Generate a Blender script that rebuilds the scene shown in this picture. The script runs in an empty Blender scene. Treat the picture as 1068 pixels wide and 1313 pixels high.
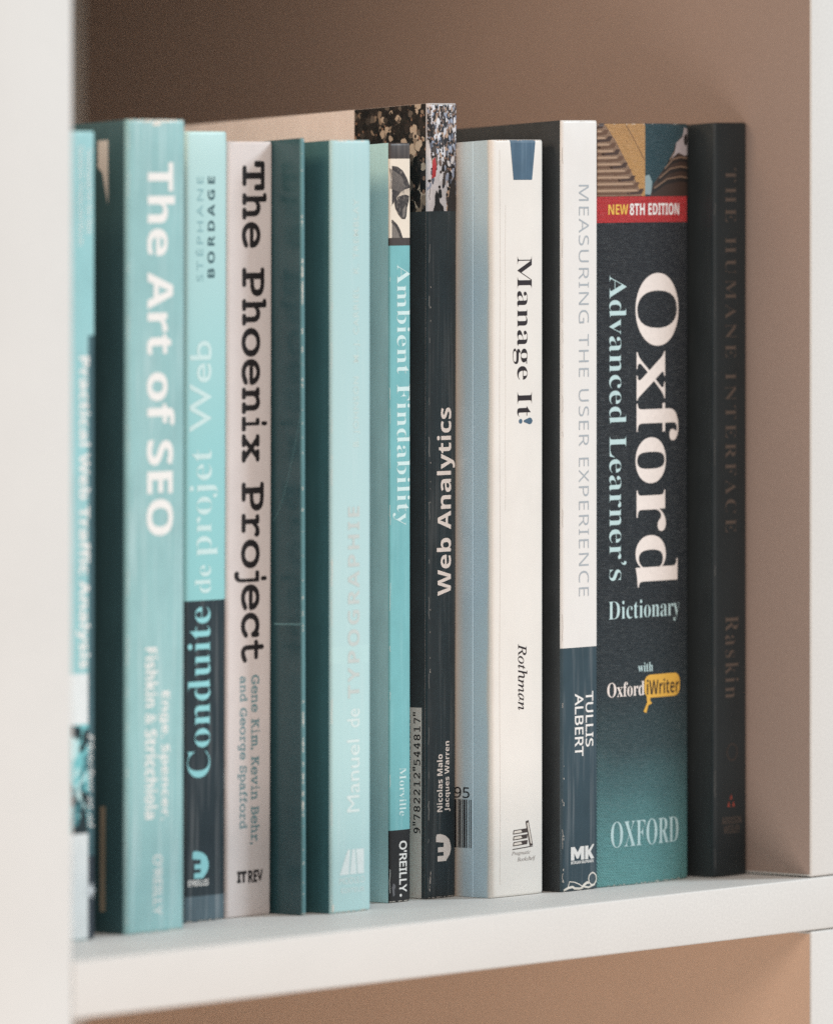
import bpy, bmesh, math, random
from mathutils import Vector, Matrix

# ------------------------------------------------------------------ camera, light, exposure
S = bpy.context.scene
COL = S.collection
MM = 0.001
K = 0.04514          # the shelf runs up by this much to the right (mm per mm)
YAW = 39.823

S.render.engine = 'CYCLES'
S.cycles.use_denoising = False
S.cycles.use_adaptive_sampling = False
S.cycles.sample_clamp_indirect = 3.0
S.cycles.max_bounces = 8
S.cycles.diffuse_bounces = 5
S.view_settings.view_transform = 'Standard'
S.view_settings.look = 'None'
S.view_settings.exposure = -0.1
S.view_settings.gamma = 1.0

cam = bpy.data.cameras.new('camera')
cam.sensor_fit = 'HORIZONTAL'
cam.sensor_width = 36.0
cam.lens = 252.0
cam.shift_y = 43.5 / 1068.0
cam.clip_start = 0.05
cam.clip_end = 30.0
cam.dof.use_dof = True
cam.dof.focus_distance = 1.812
cam.dof.aperture_fstop = 6.6
camo = bpy.data.objects.new('camera', cam)
COL.objects.link(camo)
camo.location = (-0.9861, -1.3326, 0.11786)
camo.rotation_euler = (math.radians(90), 0, math.radians(-YAW))
S.camera = camo

world = bpy.data.worlds.new('World')
S.world = world
world.use_nodes = True
world.node_tree.nodes['Background'].inputs[0].default_value = (1.0, 0.985, 0.97, 1)
world.node_tree.nodes['Background'].inputs[1].default_value = 0.33


def area(name, loc, target, size, power, col):
    l = bpy.data.lights.new(name, 'AREA')
    l.shape = 'RECTANGLE'
    l.size, l.size_y = size
    l.energy = power
    l.color = col
    o = bpy.data.objects.new(name, l)
    COL.objects.link(o)
    o.location = loc
    o.rotation_euler = (Vector(target) - Vector(loc)).to_track_quat('-Z', 'Y').to_euler()
    return o


CTR = (0.15, 0.04, 0.12)
area('window_light', (2.05, -1.95, 1.95), CTR, (0.8, 0.8), 73.0, (0.80, 0.925, 1.0))
area('room_lamp', (-0.8, -1.3, 1.08), (0.18, 0.08, 0.16), (0.8, 0.8), 11.0, (1.0, 0.84, 0.73))
area('added_low_fill', (-0.15, -0.85, -0.62), (0.2, 0.2, -0.05), (0.9, 0.6), 7.0, (1.0, 0.84, 0.74))  # added unseen lamp low in front, brightens the lower compartment
# added unseen lamp in the upper left corner, standing in for warm bounce
area('added_corner_fill', (0.012, 0.08, 0.335), (0.28, 0.06, 0.25), (0.08, 0.05), 0.135, (1.0, 0.70, 0.47))


# ------------------------------------------------------------------ materials
def lin(c):
    out = []
    for v in c[:3]:
        v /= 255.0
        out.append(v / 12.92 if v <= 0.04045 else ((v + 0.055) / 1.055) ** 2.4)
    return (*out, 1.0)


MATS = {}


class NT:
    def __init__(self, name):
        self.m = bpy.data.materials.new(name)
        self.m.use_nodes = True
        self.t = self.m.node_tree
        self.b = self.t.nodes['Principled BSDF']
        self.co = self.t.nodes.new('ShaderNodeTexCoord').outputs['Object']

    def n(self, typ, **kw):
        nd = self.t.nodes.new(typ)
        for k2, v in kw.items():
            setattr(nd, k2, v)
        return nd

    def l(self, a, b):
        self.t.links.new(a, b)

    def mapped(self, sc):
        mp = self.n('ShaderNodeMapping')
        mp.inputs['Scale'].default_value = sc
        self.l(self.co, mp.inputs[0])
        return mp.outputs[0]

    def noise(self, sc, scale=1.0, detail=4.0, rough=0.6):
        nz = self.n('ShaderNodeTexNoise')
        nz.inputs['Scale'].default_value = scale
        nz.inputs['Detail'].default_value = detail
        nz.inputs['Roughness'].default_value = rough
        self.l(self.mapped(sc), nz.inputs['Vector'])
        return nz.outputs['Fac']

    def ramp(self, fac, stops, interp='LINEAR'):
        r = self.n('ShaderNodeValToRGB')
        r.color_ramp.interpolation = interp
        el = r.color_ramp.elements
        while len(el) < len(stops):
            el.new(0.5)
        for e, (p, c) in zip(el, stops):
            e.position = p
            e.color = c if len(c) == 4 else (*c, 1)
        self.l(fac, r.inputs[0])
        return r.outputs[0]

    def mix(self, fac, a, b, blend='MIX'):
        mx = self.n('ShaderNodeMix', data_type='RGBA', blend_type=blend)
        for inp, v in ((mx.inputs[0], fac), (mx.inputs[6], a), (mx.inputs[7], b)):
            if hasattr(v, 'is_output'):
                self.l(v, inp)
            else:
                inp.default_value = v
        return mx.outputs[2]

    def math(self, op, a, b=0.0):
        m = self.n('ShaderNodeMath', operation=op)
        for inp, v in ((m.inputs[0], a), (m.inputs[1], b)):
            if hasattr(v, 'is_output'):
                self.l(v, inp)
            else:
                inp.default_value = v
        return m.outputs[0]

    def bump(self, h, strength, dist):
        bp = self.n('ShaderNodeBump')
        bp.inputs['Strength'].default_value = strength
        bp.inputs['Distance'].default_value = dist
        self.l(h, bp.inputs['Height'])
        self.l(bp.outputs[0], self.b.inputs['Normal'])


def card(name, rgb, rough=0.42, var=0.05, streak=0.0, streak_rgb=(255, 255, 255), spec=0.5, scuff=0.0):
    """printed card or paper: slight mottling, scuffs, pale vertical streaks, soft sheen"""
    if name in MATS:
        return MATS[name]
    g = NT(name)
    base = lin(rgb)
    dark = tuple(c * (1 - 2.2 * var) for c in base[:3]) + (1,)
    lite = tuple(min(1, c * (1 + 1.6 * var)) for c in base[:3]) + (1,)
    col = g.ramp(g.noise((90, 90, 60), 1.0, 5, 0.65), [(0.25, dark), (0.5, base), (0.75, lite)])
    if streak:
        f = g.ramp(g.noise((700, 700, 22), 1.0, 3, 0.6), [(0.5, (0, 0, 0)), (0.72, (streak, streak, streak))])
        col = g.mix(f, col, lin(streak_rgb))
    if scuff:
        f2 = g.ramp(g.noise((420, 420, 420), 1.0, 6, 0.75), [(0.66, (0, 0, 0)), (0.74, (scuff, scuff, scuff))])
        col = g.mix(f2, col, lin((225, 222, 215)))
    g.l(col, g.b.inputs['Base Color'])
    rr = g.ramp(g.noise((220, 220, 60), 1.0, 3), [(0.3, (rough - 0.08,) * 3), (0.7, (rough + 0.1,) * 3)])
    g.l(rr, g.b.inputs['Roughness'])
    g.b.inputs['Specular IOR Level'].default_value = spec
    lumps = g.math('ADD', g.math('MULTIPLY', g.noise((900, 900, 160), 1.0, 3), 0.12), g.math('MULTIPLY', g.noise((70, 70, 16), 1.0, 2), 1.6))
    g.bump(lumps, 0.5, 0.0006)
    MATS[name] = g.m
    return g.m


def ink(name, rgb, rough=0.45, worn=0.0, under=(200, 200, 200)):
    if name in MATS:
        return MATS[name]
    g = NT(name)
    col = lin(rgb)
    base = tuple(c * 0.93 for c in col[:3]) + (1,)
    out = g.ramp(g.noise((600, 600, 600), 1.0, 4), [(0.35, base), (0.65, col)])
    if worn:
        f = g.ramp(g.noise((1500, 1500, 700), 1.0, 4, 0.7), [(0.5, (0, 0, 0)), (0.7, (worn,) * 3)])
        out = g.mix(f, out, lin(under))
    g.l(out, g.b.inputs['Base Color'])
    g.b.inputs['Roughness'].default_value = rough
    MATS[name] = g.m
    return g.m


def graded(name, stops, rough=0.45, linen=False, horizontal=False, span=0.24, wear=0.0):
    """print whose own colours run along the spine (stops: height in mm, colour)"""
    if name in MATS:
        return MATS[name]
    g = NT(name)
    sep = g.n('ShaderNodeSeparateXYZ')
    g.l(g.co, sep.inputs[0])
    h = g.math('DIVIDE', sep.outputs[2], span)
    h = g.math('ADD', h, g.math('MULTIPLY', g.math('SUBTRACT', g.noise((60, 60, 30), 1.0, 3), 0.5), 0.05))
    col = g.ramp(h, [(z * MM / span, lin(c)) for z, c in stops])
    if linen:
        wob = g.math('MULTIPLY', g.noise((160, 160, 160), 1.0, 2), 5.0)
        sx = g.math('SINE', g.math('ADD', g.math('MULTIPLY', sep.outputs[0], 2 * math.pi / 0.00085), wob))
        sz = g.math('SINE', g.math('ADD', g.math('MULTIPLY', sep.outputs[2], 2 * math.pi / 0.00105), wob))
        warp = g.math('MULTIPLY', g.noise((120, 120, 2600), 1.0, 3, 0.7), 2.2)
        hh = g.math('ADD', g.math('MULTIPLY', g.math('MULTIPLY', sx, sz), 0.7), g.math('MULTIPLY', warp, 1.3))
        fl = g.ramp(g.noise((420, 420, 1500), 1.0, 3, 0.7), [(0.46, (0, 0, 0)), (0.74, (1, 1, 1))])
        thr = g.ramp(g.math('ADD', g.math('MULTIPLY', g.math('MULTIPLY', sx, sz), 0.5), 0.5), [(0.5, (0, 0, 0)), (0.95, (0.34, 0.34, 0.34))])
        col = g.mix(g.mix(1.0, fl, thr, 'MULTIPLY'), col, lin((196, 204, 204)))
        g.bump(hh, 1.0, 0.0003)
    else:
        g.bump(g.noise((900, 900, 160), 1.0, 3), 0.12, 0.0002)
    if wear:
        f2 = g.ramp(g.noise((700, 700, 25), 1.0, 3, 0.6), [(0.5, (0, 0, 0)), (0.72, (wear,) * 3)])
        col = g.mix(f2, col, lin((222, 236, 236)))
    g.l(col, g.b.inputs['Base Color'])
    g.b.inputs['Roughness'].default_value = rough
    MATS[name] = g.m
    return g.m


def across(name, stops, span, rough=0.42):
    """print tones with warm bounce painted in, across the cover, from the spine inwards (stops in mm)"""
    g = NT(name)
    sep = g.n('ShaderNodeSeparateXYZ')
    g.l(g.co, sep.inputs[0])
    h = g.math('DIVIDE', sep.outputs[1], span * MM)
    h = g.math('ADD', h, g.math('MULTIPLY', g.math('SUBTRACT', g.noise((12, 12, 22), 1.0, 2), 0.5), 0.12))
    col = g.ramp(h, [(d / span, lin(c)) for d, c in stops])
    tone = g.ramp(g.noise((9, 9, 14), 1.0, 2), [(0.35, (0.86, 0.9, 0.94)), (0.65, (1, 0.99, 0.97))])
    g.l(g.mix(1.0, col, tone, 'MULTIPLY'), g.b.inputs['Base Color'])
    g.b.inputs['Roughness'].default_value = rough
    g.bump(g.noise((900, 900, 160), 1.0, 3), 0.1, 0.0002)
    return g.m


def pages_mat():
    if 'pages' in MATS:
        return MATS['pages']
    g = NT('pages')
    f = g.noise((5200, 40, 40), 1.0, 3)
    g.l(g.ramp(f, [(0.3, lin((196, 184, 164))), (0.7, lin((226, 217, 200)))]), g.b.inputs['Base Color'])
    g.b.inputs['Roughness'].default_value = 0.85
    g.bump(f, 0.5, 0.0003)
    MATS['pages'] = g.m
    return g.m


def laminate(name, rgb, rough=0.5):
    if name in MATS:
        return MATS[name]
    g = NT(name)
    c = lin(rgb)
    d = tuple(x * 0.955 for x in c[:3]) + (1,)
    big = g.ramp(g.noise((14, 14, 14), 1.0, 6, 0.6), [(0.3, d), (0.7, c)])
    fine = g.ramp(g.noise((1300, 1300, 1300), 1.0, 2, 0.7), [(0.3, (0.9, 0.9, 0.9)), (0.7, (1, 1, 1))])
    g.l(g.mix(1.0, big, fine, 'MULTIPLY'), g.b.inputs['Base Color'])
    g.b.inputs['Specular IOR Level'].default_value = 0.3
    g.l(g.ramp(g.noise((55, 55, 55), 1.0, 3), [(0.3, (rough - 0.06,) * 3), (0.7, (rough + 0.08,) * 3)]), g.b.inputs['Roughness'])
    g.bump(g.noise((1400, 1400, 1400), 1.0, 2), 0.06, 0.0002)
    MATS[name] = g.m
    return g.m


# ------------------------------------------------------------------ object helpers
def empty(name, loc, label, cat, group=None):
    o = bpy.data.objects.new(name, None)
    o.empty_display_size = 0.02
    o.location = loc
    o['label'] = label
    o['category'] = cat
    if group:
        o['group'] = group
    COL.objects.link(o)
    return o


def link_mesh(name, verts, faces, mats, idx=None, parent=None, smooth=False):
    me = bpy.data.meshes.new(name)
    me.from_pydata([tuple(c * MM for c in v) for v in verts], [], faces)
    for m in mats:
        me.materials.append(m)
    if idx:
        for p, i in zip(me.polygons, idx):
            p.material_index = i
    me.validate()
    me.update()
    if smooth:
        for p in me.polygons:
            p.use_smooth = True
    o = bpy.data.objects.new(name, me)
    COL.objects.link(o)
    if parent:
        o.parent = parent
    return o


def board(name, x0, x1, y0, y1, z0, z1, mat, parent, bevel=0.7, sides=None):
    """a flat board; its z runs up with x by K like the whole unit"""
    bm = bmesh.new()
    vs = []
    for x in (x0, x1):
        for y in (y0, y1):
            for z in (z0, z1):
                vs.append(bm.verts.new((x * MM, y * MM, (z + K * x) * MM)))
    for f in ((0, 1, 3, 2), (4, 6, 7, 5), (0, 4, 5, 1), (2, 3, 7, 6), (0, 2, 6, 4), (1, 5, 7, 3)):
        bm.faces.new([vs[i] for i in f])
    bmesh.ops.recalc_face_normals(bm, faces=bm.faces)
    bmesh.ops.bevel(bm, geom=bm.edges[:], offset=bevel * MM, segments=3, profile=0.5, affect='EDGES')
    me = bpy.data.meshes.new(name)
    bm.to_mesh(me)
    bm.free()
    me.materials.append(mat)
    if sides:
        me.materials.append(sides)
    for p in me.polygons:
        p.use_smooth = True
        if sides and abs(p.normal.x) > 0.99:
            p.material_index = 1
    me.set_sharp_from_angle(angle=math.radians(35))
    o = bpy.data.objects.new(name, me)
    COL.objects.link(o)
    o.parent = parent
    return o


# ------------------------------------------------------------------ lettering
def style(s, kind):
    up, lo = {'serif': (0x1D400, 0x1D41A), 'italic': (0x1D434, 0x1D44E), 'mono': (0x1D670, 0x1D68A),
              'bold': (0x1D5D4, 0x1D5EE), 'sans': (0x1D5A0, 0x1D5BA), 'plain': (0, 0)}[kind]
    digits = {'serif': 0x1D7CE, 'bold': 0x1D7EC, 'sans': 0x1D7E2, 'mono': 0x1D7F6}.get(kind)
    if kind == 'plain':
        return s
    out = ''
    for c in s:
        if kind == 'italic' and c == 'h':
            out += '\u210e'
        elif 'A' <= c <= 'Z':
            out += chr(up + ord(c) - 65)
        elif 'a' <= c <= 'z':
            out += chr(lo + ord(c) - 97)
        elif c.isdigit() and digits:
            out += chr(digits + int(c))
        else:
            out += c
    return out


TEXTS = {}


def raw_text(s, kind, offset=0.0, spacing=1.0):
    """outline text as flat triangles: (list of 2-d points, faces)"""
    key = (s, kind, offset, spacing)
    if key in TEXTS:
        return TEXTS[key]
    cu = bpy.data.curves.new('tmp', 'FONT')
    cu.body = style(s, kind)
    cu.offset = offset
    cu.space_character = spacing
    cu.resolution_u = 5
    ob = bpy.data.objects.new('tmp', cu)
    COL.objects.link(ob)
    dg = bpy.context.evaluated_depsgraph_get()
    me = bpy.data.meshes.new_from_object(ob.evaluated_get(dg))
    pts = [(v.co.x, v.co.y) for v in me.vertices]
    fcs = [tuple(p.vertices) for p in me.polygons]
    bpy.data.meshes.remove(me)
    bpy.data.objects.remove(ob)
    bpy.data.curves.remove(cu)
    TEXTS[key] = (pts, fcs)
    return pts, fcs


def slab_text(s, offset, gap=0.05, space=0.36):
    """typewriter slab letters set with proportional widths"""
    sx = {'i': 0.62, 'j': 0.62, 't': 0.85, 'r': 0.9, 'T': 1.12, 'P': 1.1, 'o': 1.08, 'x': 1.05, ',': 0.8, 'f': .8, 'm': 1.2, 'K': 1.1, 'G': 1.1}
    P, F, x = [], [], 0.0
    for c in s:
        if c == ' ':
            x += space
            continue
        p, f = raw_text(c, 'mono', offset)
        a, b = min(q[0] for q in p), max(q[0] for q in p)
        k2 = sx.get(c, 1.0)
        n = len(P)
        P += [((q[0] - a) * k2 + x, q[1]) for q in p]
        F += [tuple(i + n for i in t) for t in f]
        x += (b - a) * k2 + gap
    return P, F


def fit(pts, box, orient):
    """put 2-d lettering into box = (u0, u1, v0, v1): 'down' reads downwards, 'up' upwards, 'h' level"""
    x0, x1 = min(p[0] for p in pts), max(p[0] for p in pts)
    y0, y1 = min(p[1] for p in pts), max(p[1] for p in pts)
    u0, u1, v0, v1 = box
    out = []
    for x, y in pts:
        a, b = (x - x0) / (x1 - x0), (y - y0) / (y1 - y0)
        if orient == 'down':
            out.append((u0 + (u1 - u0) * b, v1 - (v1 - v0) * a))
        elif orient == 'up':
            out.append((u1 - (u1 - u0) * b, v0 + (v1 - v0) * a))
        else:
            out.append((u0 + (u1 - u0) * a, v0 + (v1 - v0) * b))
    return out


# ------------------------------------------------------------------ books
GROUP = 'books standing in a row on the shelf'
PAPER_EDGE = (214, 206, 192)


class Book:
    """local millimetres: u across the spine, d into the shelf, v up"""

    def __init__(self, key, label, base, cover, r=0.8, bulge=0.25, depth=176, t=0.4, zones=(), right=None, lean=0.0, hard=False, hinge=None, W=None):
        B = BOOKS[key]
        self.B = B
        self.W, self.H = (W or B['W']), B['H']
        self.r, self.rr = (r if isinstance(r, tuple) else (r, r))
        self.bulge, self.D = bulge, depth
        self.root = empty('book', (B['X'] * MM, B['Y'] * MM, (K * B['X'] + 0.12) * MM), label, 'book', GROUP)
        self.root.rotation_euler.y = math.radians(lean)
        self.layer = 0
        ov = 2.6 if hard else 0.0
        # spine, split at the borders of its printed zones
        us = set()
        n = 26
        for i in range(n + 1):
            us.add(round(self.W * 0.5 * (1 - math.cos(math.pi * i / n)), 4))
        vs = {0.0, round(self.H, 3), 0.2, 0.5, 0.9, round(self.H - 0.2, 3), round(self.H - 0.5, 3), round(self.H - 0.9, 3)}
        for i in range(1, 24):
            vs.add(round(self.H * i / 24, 3))
        for (a, b, c, d, m) in zones:
            for q in (a, b):
                if 0 < q < self.W:
                    us.add(round(q, 4))
            for q in (c, d):
                if 0 < q < self.H:
                    vs.add(round(q, 3))
        us, vs = sorted(us), sorted(vs)
        mats, names = [base], {}
        V, F, I = [], [], []
        nu = len(us)
        for v in vs:
            for u in us:
                V.append(self.P(u, v, 0))
        for j in range(len(vs) - 1):
            for i in range(nu - 1):
                um, vm = (us[i] + us[i + 1]) / 2, (vs[j] + vs[j + 1]) / 2
                mi = 0
                for (a, b, c, d, m) in zones:
                    if a <= um <= b and c <= vm <= d:
                        if m not in mats:
                            mats.append(m)
                        mi = mats.index(m)
                F.append((j * nu + i, j * nu + i + 1, (j + 1) * nu + i + 1, (j + 1) * nu + i))
                I.append(mi)
        edge = card('paper_edge', PAPER_EDGE, 0.7)
        mats.append(edge)
        ei = len(mats) - 1
        base_n = len(V)
        for v in (vs[0], vs[-1]):
            for u in us:
                uu = min(max(u, t), self.W - t)
                p = self.P(u, v, 0)
                V.append((uu, p[1] + t, v + K * uu))
        for i in range(nu - 1):
            a, b = i, i + 1
            F.append((a, base_n + a, base_n + b, b))
            I.append(ei)
            top = (len(vs) - 1) * nu
            F.append((top + a, top + b, base_n + nu + b, base_n + nu + a))
            I.append(ei)
            F.append((base_n + a, base_n + nu + a, base_n + nu + b, base_n + b))
            I.append(ei)
        self.spine = link_mesh('spine', V, F, mats, I, self.root, True)
        for p in self.spine.data.polygons:
            if p.material_index == ei:
                p.use_smooth = False
        self.spine.data.set_sharp_from_angle(angle=math.radians(50))
        # covers
        dl, dr = self.dep(0), self.dep(self.W)
        self.back = self.slab('back_cover', 0, t, dl, self.D, cover, hinge)
        self.front = self.slab('front_cover', self.W - t, self.W, dr, self.D, right or cover, None)
        # page block
        d0 = self.bulge + t + 0.3 + min(self.r, 2)
        V = []
        for u in (t + 0.02, self.W - t - 0.02):
            for d in (d0, self.D - 0.4 - ov):
                for v in (0.25 + ov, self.H - 0.35 - ov):
                    V.append((u, d, v + K * u))
        self.pages = link_mesh('page_block', V, [(0, 1, 3, 2), (4, 6, 7, 5), (0, 4, 5, 1), (2, 3, 7, 6), (0, 2, 6, 4), (1, 5, 7, 3)],
                               [pages_mat()], None, self.root)

    def slab(self, name, u0, u1, d0, d1, mat, hinge):
        ds = [d0]
        if hinge:
            ds += [hinge - 1.2, hinge - 0.45, hinge, hinge + 0.45, hinge + 1.2]
        ds += [d0 + (d1 - d0) * q for q in (0.2, 0.4, 0.6, 0.8)] + [d1]
        ds = sorted(x for x in ds)
        vs = [0, self.H]
        V, F = [], []
        for d in ds:
            dent = 0.22 if (hinge and abs(d - hinge) < 0.1) else 0.0
            for v in vs:
                V.append((u0 + dent, d, v + K * (u0)))
                V.append((u1 + dent, d, v + K * (u1)))
        n = len(ds)
        for i in range(n - 1):
            a, b = 4 * i, 4 * (i + 1)
            F += [(a, a + 2, b + 2, b), (a + 1, b + 1, b + 3, a + 3), (a, b, b + 1, a + 1), (a + 2, a + 3, b + 3, b + 2)]
        e = 4 * (n - 1)
        F.append((e, e + 2, e + 3, e + 1))
        o = link_mesh(name, V, F, [mat], None, self.root)
        return o

    def dep(self, u):
        u = min(max(u, 0.0), self.W)
        d = self.bulge * (2 * u / self.W - 1) ** 2
        r = self.r
        if u < r:
            d += r - math.sqrt(max(0, r * r - (r - u) ** 2))
        r = self.rr
        if self.W - u < r:
            d += r - math.sqrt(max(0, r * r - (r - (self.W - u)) ** 2))
        return d

    def P(self, u, v, off):
        e = max(0.0, 1 - max(0.0, min(v, self.H - v)) / 0.9)      # the card rolls in a little at head and foot
        return (u, self.dep(u) + 0.45 * e * e - off, v + K * u)

    def decal(self, name, parts, face='spine', lift=0.06, step=1.0, parent=None):
        """parts: list of (pts in (u,v) or (d,v), faces, material); laid on the surface as one mesh"""
        mats, bm = [], bmesh.new()
        for pts, fcs, m in parts:
            if m not in mats:
                mats.append(m)
            mi = mats.index(m)
            vv = [bm.verts.new((p[0], p[1], p[2] if len(p) > 2 else 0)) for p in pts]
            for f in fcs:
                try:
                    fc = bm.faces.new([vv[i] for i in f])
                    fc.material_index = mi
                except ValueError:
                    pass
        if face == 'spine':
            x = step
            while x < self.W:
                bmesh.ops.bisect_plane(bm, geom=bm.verts[:] + bm.edges[:] + bm.faces[:], dist=1e-5, plane_co=(x, 0, 0), plane_no=(1, 0, 0))
                x += step if (x > 3 and x < self.W - 4) else step * 0.5
            for y in (0.2, 0.5, 0.9, self.H - 0.9, self.H - 0.5, self.H - 0.2):
                bmesh.ops.bisect_plane(bm, geom=bm.verts[:] + bm.edges[:] + bm.faces[:], dist=1e-5, plane_co=(0, y, 0), plane_no=(0, 1, 0))
        for v in bm.verts:
            a, b, z = v.co
            if face == 'spine':
                q = self.P(a, b, lift + z)
            else:
                q = (-lift - z, a, b)
            v.co = Vector(q) * MM
        want = Vector((0, -1, 0)) if face == 'spine' else Vector((-1, 0, 0))
        bm.normal_update()
        for f in bm.faces:
            if f.normal.dot(want) < 0:
                f.normal_flip()
        me = bpy.data.meshes.new(name)
        bm.to_mesh(me)
        bm.free()
        for m in mats:
            me.materials.append(m)
        o = bpy.data.objects.new(name, me)
        COL.objects.link(o)
        o.parent = parent or (self.spine if face == 'spine' else self.back)
        return o

    def text(self, name, s, box, orient, kind, mat, offset=0.0, spacing=1.0, face='spine', slab=False, lift=0.06):
        pts, fcs = slab_text(s, offset) if slab else raw_text(s, kind, offset, spacing)
        if isinstance(box, str):
            box = self.B[box]
        return self.decal(name, [(fit(pts, box, orient), fcs, mat)], face, lift)

    def wear(self, mat, seed, edges, name='worn_specks', lift=0.05):
        """small torn spots: edges = list of (u0,v0,u1,v1,count,size)"""
        rnd = random.Random(seed)
        parts = []
        for (u0, v0, u1, v1, n, sz) in edges:
            for i in range(n):
                q = rnd.random()
                cu, cv = u0 + (u1 - u0) * q, v0 + (v1 - v0) * q
                s = sz * rnd.uniform(0.35, 1.0)
                along = abs(v1 - v0) > abs(u1 - u0)
                pts = []
                for a in range(9):
                    ang = 2 * math.pi * a / 9
                    k2 = rnd.uniform(0.5, 1.1)
                    pu = cu + math.cos(ang) * s * k2 * (0.4 if along else 1.5)
                    pv = cv + math.sin(ang) * s * k2 * (1.8 if along else 0.5)
                    pts.append((min(max(pu, 0.01), self.W - 0.01), min(max(pv, 0.02), self.H - 0.02), 0.01 * i / max(n, 1)))
                parts.append((pts, [tuple(range(9))], mat))
        return self.decal(name, parts, 'spine', lift)


def rub(b, seed, side, col, n=26, w=0.16):
    """broken pale line where a spine edge has rubbed through"""
    rnd = random.Random(seed)
    parts, v = [], 3.0
    m = card('rub_%d_%d_%d' % col, col, 0.7, 0.06)
    x = 0.45 * b.r if side < 0 else b.W - 0.35 * b.rr
    while v < b.H - 6:
        L = rnd.uniform(1.0, 9.0)
        k2 = rnd.uniform(0.5, 1.3) * w
        path = [(x + rnd.uniform(-.12, .12), v + L * q / 4) for q in range(5)]
        parts.append((*strip(path, k2), m))
        v += L + rnd.uniform(2.0, 230.0 / n * 2)
    b.decal('rubbed_edge', parts, 'spine', 0.03, step=0.4)


def rect(a, b, c, d, z=0.0):
    return [(a, c, z), (b, c, z), (b, d, z), (a, d, z)], [(0, 1, 2, 3)]


def poly(pts, z=0.0):
    return [(p[0], p[1], z) for p in pts], [tuple(range(len(pts)))]


def strip(path, w, z=0.0):
    """a line of width w along path"""
    P, F = [], []
    for i, p in enumerate(path):
        a = path[max(i - 1, 0)]
        b = path[min(i + 1, len(path) - 1)]
        dx, dy = b[0] - a[0], b[1] - a[1]
        L = math.hypot(dx, dy) or 1
        P += [(p[0] - dy / L * w / 2, p[1] + dx / L * w / 2, z), (p[0] + dy / L * w / 2, p[1] - dx / L * w / 2, z)]
        if i:
            n = 2 * i
            F.append((n - 2, n - 1, n + 1, n))
    return P, F


def oval(cu, cv, a, b, z=0.0, n=18, rot=0.0):
    pts = []
    for i in range(n):
        t = 2 * math.pi * i / n
        x, y = a * math.cos(t), b * math.sin(t)
        pts.append((cu + x * math.cos(rot) - y * math.sin(rot), cv + x * math.sin(rot) + y * math.cos(rot), z))
    return pts, [tuple(range(n))]


def within(box, pts, z=0.0):
    """unit-square points into a box"""
    a, b, c, d = box
    return [(a + (b - a) * p[0], c + (d - c) * p[1], z) for p in pts], [tuple(range(len(pts)))]


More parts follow.
